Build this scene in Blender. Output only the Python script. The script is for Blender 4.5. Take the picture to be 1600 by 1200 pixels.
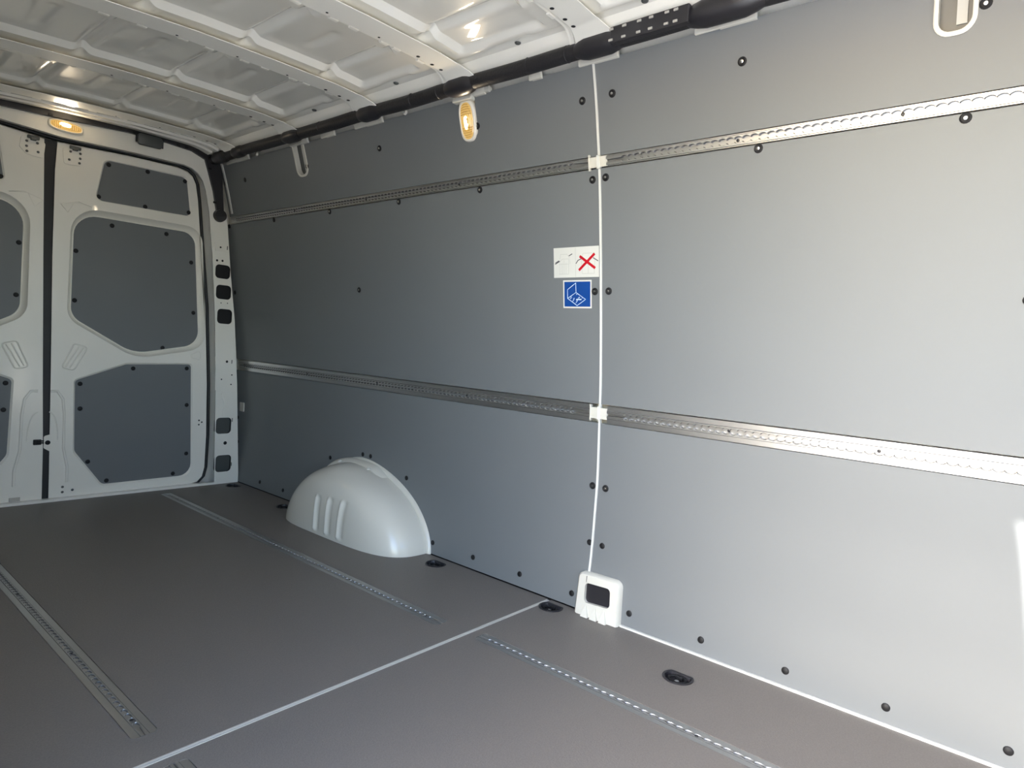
import bpy, bmesh, math
import numpy as np
from mathutils import Vector, Matrix

# ------------------------------------------------------------------ scene, camera, light
for o in list(bpy.data.objects):
    bpy.data.objects.remove(o)
SC = bpy.context.scene
COL = SC.collection
D2R = math.radians

cam_d = bpy.data.cameras.new('camera')
cam = bpy.data.objects.new('camera', cam_d)
COL.objects.link(cam)
YAW, PIT, ROL = D2R(50.0986), D2R(-2.6575), D2R(4.2344)
fwd = Vector((math.sin(YAW) * math.cos(PIT), math.cos(YAW) * math.cos(PIT), math.sin(PIT)))
rgt = Vector((math.cos(YAW), -math.sin(YAW), 0))
up = rgt.cross(fwd)
r2 = rgt * math.cos(ROL) + up * math.sin(ROL)
u2 = -rgt * math.sin(ROL) + up * math.cos(ROL)
M = Matrix((r2, u2, -fwd)).transposed().to_4x4()
M.translation = Vector((-1.7661, -1.0127, 0.8270))
cam.matrix_world = M
cam_d.sensor_width = 36.0
cam_d.lens = 1003.64 / 1600 * 36.0
cam_d.clip_start = 0.01
SC.camera = cam

SC.view_settings.view_transform = 'Standard'
SC.view_settings.look = 'None'
SC.view_settings.gamma = 1.0
SC.view_settings.use_curve_mapping = False
SC.view_settings.exposure = 0.68

w = bpy.data.worlds.new('world')
SC.world = w
w.use_nodes = True
nt = w.node_tree
bg = nt.nodes['Background']
sky = nt.nodes.new('ShaderNodeTexSky')
sky.sky_type = 'NISHITA'
sky.sun_disc = False
sky.sun_elevation = D2R(31)
sky.sun_rotation = D2R(275)
sky.dust_density = 1.1
sky.ozone_density = 2.5
nt.links.new(sky.outputs[0], bg.inputs[0])
bg.inputs[1].default_value = 0.95

sun_d = bpy.data.lights.new('sun', 'SUN')
sun = bpy.data.objects.new('sun', sun_d)
COL.objects.link(sun)
sun.location = (-6, 2.8, 4)
sun.rotation_euler = Vector((1.8, -0.95, -1.213)).to_track_quat('-Z', 'Y').to_euler()
sun_d.energy = 17.0
sun_d.angle = D2R(0.6)
sun_d.color = (1.0, 0.965, 0.91)

po_d = bpy.data.lights.new('opening_portal', 'AREA')
po = bpy.data.objects.new('opening_portal', po_d)
COL.objects.link(po)
po_d.shape = 'RECTANGLE'
po_d.size = 1.5
po_d.size_y = 1.75
po.location = (-1.93, -0.78, 0.80)
po.rotation_euler = Vector((1, 0, 0)).to_track_quat('-Z', 'Y').to_euler()
po_d.cycles.is_portal = True
p2_d = bpy.data.lights.new('added_window_portal', 'AREA')  # portal for the unseen bulkhead window added to brighten the rear
p2 = bpy.data.objects.new('added_window_portal', p2_d)
COL.objects.link(p2)
p2_d.shape = 'RECTANGLE'
p2_d.size, p2_d.size_y = 1.3, .76
p2.location = (-.89, -1.99, 1.25)
p2.rotation_euler = Vector((0, 1, 0)).to_track_quat('-Z', 'Z').to_euler()
p2_d.cycles.is_portal = True
SC.cycles.max_bounces = 16
SC.cycles.diffuse_bounces = 10
SC.cycles.glossy_bounces = 6
SC.cycles.sample_clamp_indirect = 6.0

# ------------------------------------------------------------------ materials
def mat(name, col, rough=0.5, metal=0.0, coat=0.0, coat_r=0.05, spec=0.5, emit=None, es=0.0,
        noise=None, bump=None):
    m = bpy.data.materials.new(name)
    m.use_nodes = True
    t = m.node_tree
    b = t.nodes['Principled BSDF']
    b.inputs['Base Color'].default_value = (*col, 1)
    b.inputs['Roughness'].default_value = rough
    b.inputs['Metallic'].default_value = metal
    b.inputs['Coat Weight'].default_value = coat
    b.inputs['Coat Roughness'].default_value = coat_r
    b.inputs['Specular IOR Level'].default_value = spec
    if emit:
        b.inputs['Emission Color'].default_value = (*emit, 1)
        b.inputs['Emission Strength'].default_value = es
    tc = t.nodes.new('ShaderNodeTexCoord')
    if noise:
        sc, amt = noise
        n = t.nodes.new('ShaderNodeTexNoise')
        n.inputs['Scale'].default_value = sc
        n.inputs['Detail'].default_value = 4
        t.links.new(tc.outputs['Object'], n.inputs['Vector'])
        mx = t.nodes.new('ShaderNodeMix')
        mx.data_type = 'RGBA'
        mx.inputs[6].default_value = (*[c * (1 - amt) for c in col], 1)
        mx.inputs[7].default_value = (*[min(1, c * (1 + amt)) for c in col], 1)
        t.links.new(n.outputs['Fac'], mx.inputs[0])
        t.links.new(mx.outputs[2], b.inputs['Base Color'])
    if bump:
        kind, sc, st, dist = bump
        if kind == 'voronoi':
            n = t.nodes.new('ShaderNodeTexVoronoi')
            out = n.outputs['Distance']
        else:
            n = t.nodes.new('ShaderNodeTexNoise')
            out = n.outputs['Fac']
        n.inputs['Scale'].default_value = sc
        t.links.new(tc.outputs['Object'], n.inputs['Vector'])
        bp = t.nodes.new('ShaderNodeBump')
        bp.inputs['Strength'].default_value = st
        bp.inputs['Distance'].default_value = dist
        t.links.new(out, bp.inputs['Height'])
        t.links.new(bp.outputs[0], b.inputs['Normal'])
    return m

GREY = mat('grey_laminate', (0.157, 0.167, 0.171), 0.45, spec=0.30, noise=(3, 0.03), bump=('noise', 900, 0.06, 0.0005))
FLOORM = mat('floor_phenolic', (0.164, 0.147, 0.132), 0.5, spec=0.35, noise=(260, 0.22), bump=('voronoi', 330, 0.5, 0.0006))
PAINT = mat('white_body_paint', (0.81, 0.785, 0.71), 0.35, coat=0.6, coat_r=0.04, bump=('noise', 7, 0.25, 0.004))
ROOFP = mat('roof_paint', (0.84, 0.815, 0.74), 0.35, coat=1.0, coat_r=0.03)
BOWP = mat('bow_paint', (0.90, 0.875, 0.80), 0.5, coat=0.25, coat_r=0.15)
PLAST = mat('white_plastic', (0.62, 0.60, 0.53), 0.25, coat=0.3, coat_r=0.1)
TRIMW = mat('white_trim', (0.66, 0.66, 0.62), 0.4)
ALU = mat('aluminium', (0.60, 0.60, 0.59), 0.33, metal=0.95, bump=('noise', 60, 0.05, 0.001))
ALUF = mat('floor_aluminium', (0.50, 0.50, 0.49), 0.38, metal=0.9)
ALUD = mat('aluminium_slot_shade', (0.16, 0.16, 0.16), 0.5, metal=0.6)  # aluminium darkened so slot walls and lip steps read as shaded lines
BLACK = mat('black_plastic', (0.018, 0.017, 0.020), 0.38)
RUBBER = mat('black_rubber', (0.012, 0.012, 0.013), 0.55)
TAPE = mat('black_loom_tape', (0.016, 0.015, 0.017), 0.5, bump=('noise', 130, 0.5, 0.003))
DARKB = mat('dark_cover', (0.07, 0.075, 0.072), 0.35)
VOID = mat('cavity_shade', (0.012, 0.012, 0.013), 0.9)  # black colour stands in for shade inside holes, slots and recesses
SCREW = mat('black_screw', (0.010, 0.010, 0.011), 0.5, spec=0.25)
RIVET = mat('bright_rivet', (0.65, 0.65, 0.63), 0.25, metal=1.0)
SEAMM = mat('floor_joint_strip', (0.50, 0.48, 0.44), 0.4)
STW = mat('sticker_white', (0.62, 0.62, 0.575), 0.4)
STB = mat('sticker_blue', (0.003, 0.052, 0.25), 0.4)
STL = mat('sticker_line_blue', (0.55, 0.68, 0.85), 0.4)
STG = mat('sticker_line_grey', (0.45, 0.45, 0.42), 0.5)
STK = mat('sticker_line_black', (0.05, 0.05, 0.06), 0.5)
STR = mat('sticker_red', (0.46, 0.003, 0.012), 0.35)
LAMPW = mat('lamp_housing', (0.80, 0.76, 0.66), 0.3)
LENS = mat('lamp_lens', (0.55, 0.38, 0.12), 0.15, emit=(1.0, 0.62, 0.20), es=0.22, coat=0.5)
LENSR = mat('lamp_lens_ridge', (0.42, 0.24, 0.05), 0.25, emit=(1.0, 0.55, 0.12), es=0.06)
BULB = mat('lamp_bulb', (1, 0.9, 0.6), 0.3, emit=(1.0, 0.78, 0.36), es=7.0)
OUTG = mat('outside_paving', (0.66, 0.635, 0.59), 0.85, noise=(2, 0.1))
FOAM = mat('sealant', (0.42, 0.40, 0.36), 0.7)

# ------------------------------------------------------------------ helpers
def props(o, label=None, cat=None, group=None, kind=None):
    if label: o['label'] = label
    if cat: o['category'] = cat
    if group: o['group'] = group
    if kind: o['kind'] = kind
    return o

def empty(name, loc=(0, 0, 0), label=None, cat=None, group=None, kind=None):
    o = bpy.data.objects.new(name, None)
    o.empty_display_size = 0.05
    COL.objects.link(o)
    o.location = loc
    return props(o, label, cat, group, kind)

def link(name, me, mats, parent=None, smooth=False):
    """verts are given in world coordinates; the origin moves to the base of the mesh"""
    co = np.empty(len(me.vertices) * 3)
    me.vertices.foreach_get('co', co)
    co = co.reshape(-1, 3)
    c = (co.min(0) + co.max(0)) / 2
    c[2] = co[:, 2].min()
    co -= c
    me.vertices.foreach_set('co', co.ravel())
    me.update()
    for m in (mats if isinstance(mats, (list, tuple)) else [mats]):
        me.materials.append(m)
    if smooth is not False:
        me.polygons.foreach_set('use_smooth', [True] * len(me.polygons))
        if smooth is not True:
            me.set_sharp_from_angle(angle=D2R(smooth))
    o = bpy.data.objects.new(name, me)
    COL.objects.link(o)
    pw = Vector((0, 0, 0))
    if parent is not None:
        o.parent = parent
        q = parent
        while q is not None:
            pw = pw + q.location
            q = q.parent
    o.location = Vector(c) - pw
    return o

def bmo(name, bm, mats, parent=None, smooth=False):
    bmesh.ops.recalc_face_normals(bm, faces=bm.faces)
    me = bpy.data.meshes.new(name)
    bm.to_mesh(me)
    bm.free()
    return link(name, me, mats, parent, smooth)

def pyo(name, vs, fs, mats, parent=None, smooth=False, mi=None):
    me = bpy.data.meshes.new(name)
    me.from_pydata([tuple(v) for v in vs], [], fs)
    if mi is not None:
        me.polygons.foreach_set('material_index', mi)
    bm = bmesh.new()
    bm.from_mesh(me)
    bmesh.ops.recalc_face_normals(bm, faces=bm.faces)
    bm.to_mesh(me)
    bm.free()
    return link(name, me, mats, parent, smooth)

def box(bm, x0, x1, y0, y1, z0, z1, bev=0.0, mi=0):
    r = bmesh.ops.create_cube(bm, size=1.0)
    vs = r['verts']
    for v in vs:
        v.co = Vector(((x0 + x1) / 2 + v.co.x * (x1 - x0), (y0 + y1) / 2 + v.co.y * (y1 - y0), (z0 + z1) / 2 + v.co.z * (z1 - z0)))
    fs = set(f for v in vs for f in v.link_faces)
    for f in fs: f.material_index = mi
    if bev > 0:
        es = list(set(e for v in vs for e in v.link_edges))
        bmesh.ops.bevel(bm, geom=es, offset=bev, segments=2, affect='EDGES', profile=0.5)
    return vs

def boxo(name, x0, x1, y0, y1, z0, z1, m, parent=None, bev=0.0):
    bm = bmesh.new()
    box(bm, x0, x1, y0, y1, z0, z1, bev)
    return bmo(name, bm, m, parent)

def rpoly(pts, rad, seg=6):
    """closed polygon with rounded corners; rad is one radius or one per corner"""
    n = len(pts)
    if not isinstance(rad, (list, tuple)): rad = [rad] * n
    out = []
    for i in range(n):
        p0, p1, p2 = Vector(pts[i - 1]), Vector(pts[i]), Vector(pts[(i + 1) % n])
        a, b = (p0 - p1), (p2 - p1)
        la, lb = a.length, b.length
        a.normalize(); b.normalize()
        ang = math.acos(max(-1, min(1, a.dot(b))))
        if rad[i] <= 1e-6 or ang > 3.12:
            out.append((p1.x, p1.y)); continue
        t = rad[i] / math.tan(ang / 2)
        t = min(t, la * 0.49, lb * 0.49)
        r = t * math.tan(ang / 2)
        s, e = p1 + a * t, p1 + b * t
        bis = (a + b).normalized()
        c = p1 + bis * (r / math.sin(ang / 2))
        a0 = math.atan2(s.y - c.y, s.x - c.x)
        a1 = math.atan2(e.y - c.y, e.x - c.x)
        d = (a1 - a0 + math.pi) % (2 * math.pi) - math.pi
        for k in range(seg + 1):
            th = a0 + d * k / seg
            out.append((c.x + r * math.cos(th), c.y + r * math.sin(th)))
    return out

def circ(cx, cy, r, n=14, ry=None):
    ry = ry or r
    return [(cx + r * math.cos(2 * math.pi * k / n), cy + ry * math.sin(2 * math.pi * k / n)) for k in range(n)]

def sheet(name, outline, mapf, mats, parent=None, holes=(), cuts=(), thick=0.006, smooth=30):
    """flat outline with holes in (u,v), cut at v = cuts, bent by mapf(u,v,depth) and given a thickness"""
    bm = bmesh.new()
    for loop in [outline] + list(holes):
        vs = [bm.verts.new((p[0], p[1], 0)) for p in loop]
        for i in range(len(vs)):
            bm.edges.new((vs[i], vs[(i + 1) % len(vs)]))
    bmesh.ops.triangle_fill(bm, use_beauty=True, use_dissolve=False, edges=bm.edges[:], normal=(0, 0, 1))
    for c in cuts:
        bmesh.ops.bisect_plane(bm, geom=bm.verts[:] + bm.edges[:] + bm.faces[:], plane_co=(0, c, 0), plane_no=(0, 1, 0), dist=1e-6)
    bm.verts.ensure_lookup_table()
    bm.verts.index_update()
    n = len(bm.verts)
    uv = [(v.co.x, v.co.y) for v in bm.verts]
    vs = [mapf(u, v, 0) for u, v in uv] + [mapf(u, v, thick) for u, v in uv]
    fs = []
    for f in bm.faces:
        ids = [v.index for v in f.verts]
        fs.append(ids)
        fs.append([i + n for i in reversed(ids)])
    for e in bm.edges:
        if len(e.link_faces) == 1:
            a, b = e.verts[0].index, e.verts[1].index
            fs.append([a, b, b + n, a + n])
    bm.free()
    return pyo(name, vs, fs, mats, parent, smooth)

def loft(name, loops, mats, parent=None, cap=False, smooth=30, closed=False):
    """skin between closed loops of equal length (3-D points)"""
    n = len(loops[0])
    vs = [p for l in loops for p in l]
    fs = []
    L = len(loops)
    for i in range(L if closed else L - 1):
        for k in range(n):
            a, b = i * n + k, i * n + (k + 1) % n
            c, d = ((i + 1) % L) * n + (k + 1) % n, ((i + 1) % L) * n + k
            fs.append([a, b, c, d])
    if cap:
        fs.append(list(range(n)))
        fs.append([(L - 1) * n + k for k in range(n)][::-1])
    return pyo(name, vs, fs, mats, parent, smooth)

def tube_geo(path, r, seg=8, closed=False, flat=1.0):
    path = [Vector(p) for p in path]
    n = len(path)
    vs, fs = [], []
    prev = None
    for i, p in enumerate(path):
        if closed: t = path[(i + 1) % n] - path[i - 1]
        else: t = path[min(i + 1, n - 1)] - path[max(i - 1, 0)]
        t.normalize()
        if prev is None:
            a = Vector((0, 0, 1)) if abs(t.z) < 0.9 else Vector((1, 0, 0))
            prev = t.cross(a).normalized()
        prev = (prev - t * prev.dot(t)).normalized()
        b = t.cross(prev)
        rr = r[i] if isinstance(r, (list, tuple)) else r
        for k in range(seg):
            th = 2 * math.pi * k / seg
            vs.append(p + prev * (rr * math.cos(th)) + b * (rr * flat * math.sin(th)))
    for i in range(n if closed else n - 1):
        for k in range(seg):
            j = (i + 1) % n
            fs.append([i * seg + k, i * seg + (k + 1) % seg, j * seg + (k + 1) % seg, j * seg + k])
    if not closed:
        fs.append(list(range(seg))[::-1])
        fs.append([(n - 1) * seg + k for k in range(seg)])
    return vs, fs

def tube(name, path, r, m, parent=None, seg=8, closed=False, flat=1.0):
    vs, fs = tube_geo(path, r, seg, closed, flat)
    return pyo(name, vs, fs, m, parent, 50)

# ------------------------------------------------------------------ shape of the side wall
PZ = [-.3, 0, .2, .44, .65, .75, .95, 1.15, 1.34, 1.43, 1.6, 1.72, 1.95]
PX = [.005, .012, .030, .030, .011, .002, -.026, -.057, -.090, -.108, -.150, -.188, -.27]
def prof(z):
    return float(np.mean(np.interp([z - .03, z - .015, z, z + .015, z + .03], PZ, PX)))
def wn(z):
    d = (prof(z + .01) - prof(z - .01)) / .02
    return Vector((-1, 0, d)).normalized()
def W(y, z, off=0.0):
    return Vector((prof(z), y, z)) + wn(z) * off
def WL(y, z, off=0.0):
    p = W(y, z, off)
    return Vector((-1.78 - p.x, p.y, p.z))
ZC = [i * .06 for i in range(-2, 32)]

# ================================================================== FLOOR
Y0, Y1 = -1.88, 2.43
SEAM = .235
RAILX, RAILL = .0255, None
floor = boxo('floor', -1.79, .10, -1.95, 2.60, -.06, -.0125, VOID)
props(floor, kind='structure')
rails_f = [(-.402, .333, 2.34), (-.378, -1.6, .198), (-1.235, .333, 2.34), (-1.232, -1.6, .205)]
eyes = [(-.050, 2.345), (-.062, 1.80), (-.050, .738), (-.042, .190), (-.160, -.320)]
ER = .038
def eye_outline(cx, cy, r, flat=.62, n=20):
    out = []
    for k in range(n):
        th = 2 * math.pi * k / n
        out.append((cx + min(r * math.cos(th), r * flat), cy + r * math.sin(th)))
    return out
def fmap(u, v, d): return Vector((u, v, -d))
for i, (ya, yb) in enumerate([(SEAM + .006, Y1), (Y0, SEAM - .006)]):
    outline = [(-1.775, ya), (.0105, ya), (.0105, yb), (-1.775, yb)] if i == 0 else [(-1.775, ya), (.003, ya), (.003, -.040), (.0105, -.040), (.0105, yb), (-1.775, yb)]
    holes = []
    for (rx, ra, rb) in rails_f:
        if ra > ya - .01 and rb < yb + .01:
            holes.append(rpoly([(rx - .026, ra - .001), (rx + .026, ra - .001), (rx + .026, rb + .001), (rx - .026, rb + .001)], .012, 4))
    for (ex, ey) in eyes:
        if ya < ey - .03 and ey + .03 < yb:
            holes.append(eye_outline(ex, ey, ER))
    o = sheet('floor_board', outline, fmap, FLOORM, floor, holes, thick=.012, smooth=False)
# joint strip between the two boards: two ridges with a groove
bm = bmesh.new()
box(bm, -1.775, .002, SEAM - .006, SEAM - .0015, -.012, .0012, .0004)
box(bm, -1.775, .002, SEAM + .0015, SEAM + .006, -.012, .0012, .0004)
box(bm, -1.775, .002, SEAM - .0015, SEAM + .0015, -.012, -.0012)
bmo('joint_strip', bm, SEAMM, floor)

# ================================================================== RAILS (track with scalloped slot)
def track(y0, y1, half, mapf, pitch, slot_n, slot_w, lip, th, m, ends=.05, gap=None, lift=.0024, bot=.0075):
    """mapf(y, across, height). One mesh: two flanges, two raised lips with a scalloped edge, and the channel."""
    ys = []
    n = int((y1 - y0 - 2 * ends) / pitch)
    s0 = y0 + (y1 - y0 - n * pitch) / 2
    K = 6
    st = [(y0, slot_n)]
    for i in range(n):
        for k in range(K):
            ph = (k + .5) / K
            c = math.cos(math.pi * (ph - .5))
            st.append((s0 + (i + ph) * pitch, slot_n + (slot_w - slot_n) * (c ** .55)))
        st.append((s0 + (i + 1) * pitch, slot_n))
    st.append((y1, slot_n))
    rows = []
    for (y, s) in st:
        closed = y < s0 - 1e-6 or y > s0 + n * pitch + 1e-6
        h = th + lift
        c = .0013
        row = [(-half, -bot - .0006), (-half, th), (-lip, th), (-lip + .0015, h), (-s - c, h), (-s, h - c), (-s, -bot),
               (s, -bot), (s, h - c), (s + c, h), (lip - .0015, h), (lip, th), (half, th), (half, -bot - .0006)]
        rows.append([mapf(y, a, b) for a, b in row])
    vs = [p for r in rows for p in r]
    fs = []
    R = 14
    mi = []
    for i in range(len(rows) - 1):
        for k in range(R - 1):
            fs.append([i * R + k, i * R + k + 1, (i + 1) * R + k + 1, (i + 1) * R + k])
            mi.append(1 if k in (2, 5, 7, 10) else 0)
        fs.append([i * R + R - 1, i * R, (i + 1) * R, (i + 1) * R + R - 1])
        mi.append(0)
    fs.append(list(range(R))[::-1])
    fs.append([(len(rows) - 1) * R + k for k in range(R)])
    mi += [0, 0]
    return vs, fs, mi

def rail_thing(name, geo, m, label, cat, group, screws):
    vs, fs, mi = geo
    lo = np.array([tuple(v) for v in vs])
    t = empty(name, (float(lo[:, 0].mean()), float(lo[:, 1].mean()), float(lo[:, 2].min())), label, cat, group)
    pyo('track', vs, fs, [m, ALUD], t, False, mi)
    for (p, nrm) in screws:
        knob('screw', p, nrm, .0045, .0012, BLACK, t, 10)
    return t

def knob(name, p, nrm, r, h, m, parent, seg=12, pin=None):
    """low domed disc sitting on a surface, optionally with a bright pin in its middle"""
    prof_ = [(r, 0), (r * .96, h * .5), (r * .75, h), (0, h * 1.1)] if pin is None else \
            [(r, 0), (r * .95, h * .6), (r * .72, h), (r * .5, h * .7), (r * .38, h * .6), (r * .34, h * 1.3), (0, h * 1.7)]
    q = Vector(nrm).to_track_quat('Z', 'Y')
    vs, fs, mi = [], [], []
    for (a, b) in prof_[:-1]:
        for k in range(seg):
            th = 2 * math.pi * k / seg
            vs.append(Vector(p) + q @ Vector((a * math.cos(th), a * math.sin(th), b)))
    vs.append(Vector(p) + q @ Vector((0, 0, prof_[-1][1])))
    L = len(prof_) - 1
    for i in range(L - 1):
        for k in range(seg):
            fs.append([i * seg + k, i * seg + (k + 1) % seg, (i + 1) * seg + (k + 1) % seg, (i + 1) * seg + k])
            mi.append(1 if (pin and i >= 4) else 0)
    for k in range(seg):
        fs.append([(L - 1) * seg + k, (L - 1) * seg + (k + 1) % seg, len(vs) - 1])
        mi.append(1 if pin else 0)
    return pyo(name, vs, fs, [m, RIVET] if pin else m, parent, 40, mi)

zu0, zu1, zl0, zl1 = 1.412, 1.443, .628, .684
def wall_track(y0, y1, z0, z1, slot_n, slot_w, lip):
    zc = (z0 + z1) / 2
    base = W(0, zc, 0)
    n = wn(zc)
    tan = Vector((n.z, 0, -n.x))
    if tan.z < 0: tan = -tan
    half = (z1 - z0) / 2
    f = lambda y, a, h: Vector((base.x, y, base.z)) + tan * a + n * (h + .0005)
    return track(y0, y1, half, f, .0212, slot_n, slot_w, lip, .0045, ALU), f, n
for (y0, y1, z0, z1, nm, lab, sw) in [
    (.128, 2.40, zu0, zu1, 'upper', 'thin upper aluminium lashing rail on left wall section, running to the rear doors', (.0034, .0088, .0135)),
    (-1.88, .066, zu0, zu1, 'upper', 'thin upper aluminium lashing rail on right wall section, bright towards the photo edge', (.0034, .0088, .0135)),
    (.126, 2.47, zl0, zl1, 'lower', 'wide lower aluminium lashing rail above the white wheel arch', (.0034, .0090, .0140)),
    (-1.88, .064, zl0, zl1, 'lower', 'wide lower aluminium lashing rail on right wall section, above the floor eye', (.0034, .0090, .0140))]:
    geo, f, n = wall_track(y0, y1, z0, z1, *sw)
    scr = [(f(yy, 0, -.0070), n) for yy in (-.705, -.33, .7, 1.25, 1.8, -1.2) if y0 + .05 < yy < y1 - .05]
    rail_thing('lashing_rail', geo, ALU, lab, 'rail', 'aluminium lashing rails along the wall', scr)
fl_lab = ['aluminium floor rail beside the wheel arch, ending before the floor joint',
          'aluminium floor rail in the front board, running past the D-shaped floor eyes',
          'aluminium floor rail at left, nearest the door centre gap, set in the rear board',
          'end of the front floor rail just visible at the bottom edge, left of centre']
for (rx, ra, rb), lab in zip(rails_f, fl_lab):
    f = lambda y, a, h, rx=rx: Vector((rx + a, y, -.006 + h * 1.15))
    geo = track(ra, rb, .0245, f, .0225, .0007, .0056, .0095, .0047, ALUF, ends=.03, lift=.0006, bot=-.0022)
    scr = [(f(yy, 0, .0045), (0, 0, 1)) for yy in [(-.47, -1.0) if rb < .3 else (.405, .80, 1.30, 1.78, 2.2)][0]]
    rail_thing('floor_rail', geo, ALUF, lab, 'rail', 'aluminium rails let into the floor', scr)

# ================================================================== RIGHT WALL
wall_r = sheet('wall_right', [(-1.95, -.06), (2.56, -.06), (2.56, 1.90), (-1.95, 1.90)], lambda y, z, d: W(y, z, -.05 - d), PAINT,
               cuts=ZC, thick=.02)
props(wall_r, kind='structure')
def u_notch(yc, half, zb, top):
    """outline points for a U-shaped notch coming down from the top edge (listed with Y falling)"""
    pts = [(yc + half, top)]
    r = half * .8
    for k in range(7):
        th = math.pi / 2 * k / 6
        pts.append((yc + half - r + r * math.cos(th), zb + r - r * math.sin(th)))
    for k in range(7):
        th = math.pi / 2 * k / 6
        pts.append((yc - half + r - r * math.sin(th), zb + r - r * math.cos(th)))
    pts.append((yc - half, top))
    return pts
TOP = 1.697
NL = [(1.672, .044), (.617, .040)]     # notches of the rear upper panel (frame, lamp)
NR = [(-.793, .036)]
def panel(y0, y1, z0, z1, notches=(), scr=(), pins=True):
    out = [(y0, z0), (y1, z0), (y1, z1)]
    for (yc, h) in sorted(notches, reverse=True):
        out += u_notch(yc, h, 1.566, z1)
    out.append((y0, z1))
    o = sheet('panel', out, lambda y, z, d: W(y, z, -d), GREY, wall_r, cuts=[c for c in ZC if z0 < c < z1], thick=.006)
    for (y, z) in scr:
        pin = (z > .38 and y < 1.9)
        knob('screw', W(y, z, 0), wn(z), .0118 if z > .38 else .0100, .0028, SCREW, o, 14, pin or None)
    return o
panel(.0985, 2.42, 1.446, TOP, NL, [(.143, 1.605), (.579, 1.604), (1.115, 1.606), (1.633, 1.602), (2.195, 1.607), (2.40, 1.612)])
panel(.0985, 2.50, .687, 1.409, (), [(.120, 1.380), (.593, 1.399), (1.036, 1.399), (1.51, 1.400), (1.983, 1.400), (2.44, 1.40), (1.34, 1.058), (2.461, 1.052), (.117, 1.044)])
panel(.0985, 2.52, .004, .625, (), [(.112, .415), (.106, .227), (.151, .045), (1.583, .271), (1.335, .326), (1.279, .326), (1.03, .273), (.831, .048), (.607, .047),
                                  (.377, .047), (2.189, .042), (1.957, .042), (2.491, .355), (2.476, .219), (2.434, .037)])
panel(-1.88, .0895, 1.446, TOP, NR, [(.038, 1.606), (-.344, 1.609), (-.844, 1.610), (-1.35, 1.61), (-1.8, 1.61)])
panel(-1.88, .0895, .687, 1.409, (), [(.073, 1.382), (-.386, 1.400), (-.824, 1.400), (-1.25, 1.40), (-1.7, 1.40), (-.962, 1.02), (.066, 1.045), (-1.8, 1.03)])
panel(-1.88, .0895, .004, .625, (), [(.062, .415), (.057, .227), (-.067, .046), (-.303, .044), (-.539, .043), (-.774, .042), (-1.010, .043), (-1.25, .043), (-1.5, .043)])

# vertical seam strip between the panels, and white strip along the floor
seam = sheet('trim_1', [(.0900, .126), (.0975, .126), (.0965, 1.72), (.0895, 1.72)], lambda y, z, d: W(y, z, .003 - d), TRIMW, cuts=ZC, thick=.008)
props(seam, kind='structure')
tr2 = boxo('trim_2', .0035, .0125, -1.88, -.044, -.010, .0045, TRIMW)
props(tr2, kind='structure')

# body roof rail behind the panel top: folded white sheet with brackets
def ext(name, pts, y0, y1, m, parent, smooth=False):
    """extrude an (x,z) polyline strip along Y with 2 mm thickness"""
    vs, fs = [], []
    n = len(pts)
    nr = []
    for i in range(n):
        a = Vector(pts[max(i - 1, 0)]); b = Vector(pts[min(i + 1, n - 1)])
        t = (b - a).normalized()
        nr.append((-t.y, t.x))
    for y in (y0, y1):
        for (x, z) in pts: vs.append((x, y, z))
        for (x, z), q in zip(pts, nr): vs.append((x + q[0] * .0025, y, z + q[1] * .0025))
    for i in range(n - 1):
        fs.append([i, i + 1, 2 * n + i + 1, 2 * n + i])
        fs.append([n + i, 3 * n + i, 3 * n + i + 1, n + i + 1])
    for base in (0, 2 * n):
        for i in range(n - 1):
            fs.append([base + i, base + n + i, base + n + i + 1, base + i + 1])
    for i in (0, n - 1):
        fs.append([i, 2 * n + i, 3 * n + i, n + i])
    return pyo(name, vs, fs, m, parent, smooth)
ext('roof_rail', [(-.110, 1.63), (-.138, 1.705), (-.158, 1.732), (-.200, 1.740), (-.246, 1.748), (-.262, 1.772), (-.262, 1.84)], -1.9, 2.45, PAINT, wall_r)
for (y0, y1, dz) in [(2.10, 2.34, 0), (1.58, 1.66, .004), (1.38, 1.49, 0), (1.06, 1.25, .002), (.52, .60, .002), (.28, .34, .004), (.005, .15, .003), (-.385, -.215, .004), (-1.0, -.9, 0)]:
    bm = bmesh.new()
    n = wn(1.695)
    ymid = (y0 + y1) / 2
    for (a, b, h0, h1, t) in [(y0, ymid + .01, 1.690, 1.712 + dz, .009), (ymid - .01, y1 - .008, 1.692, 1.706 + dz, .005)]:
        vs = box(bm, -.002, t, a, b, 0, h1 - h0 + .004, .0015)
        for v in [v for v in bm.verts if v.co.z < 1]:
            z = h0 + v.co.z
            v.co = Vector((prof(z) - .002 - v.co.x, v.co.y, z + 0))
            v.co.z += 0
    bmo('bracket', bm, PLAST, wall_r)
for y in (2.02, .925, ):
    knob('cable_clip', W(y, 1.702, .004), (-1, 0, .2), .011, .008, PLAST, wall_r, 12)

# ================================================================== LEFT WALL (behind the camera, sliding door opening)
OP = [(-.100, 1.655), (-.115, 1.25), (-.160, .02), (-.160, -.01), (-1.45, -.01), (-1.45, 1.655)]
wl = sheet('wall_left', [(-1.95, -.06), (2.56, -.06), (2.56, 1.90), (-1.95, 1.90)], lambda y, z, d: WL(y, z, -.01 - d), PAINT,
           holes=[OP], cuts=ZC, thick=.03)
props(wl, kind='structure')
for (z0, z1) in [(.004, .625)]:
    sheet('panel', [(.0, z0), (2.42, z0), (2.42, z1), (.0, z1)], lambda y, z, d: WL(y, z, .006 - d), GREY, wl, cuts=[c for c in ZC if z0 < c < z1], thick=.006)
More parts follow.
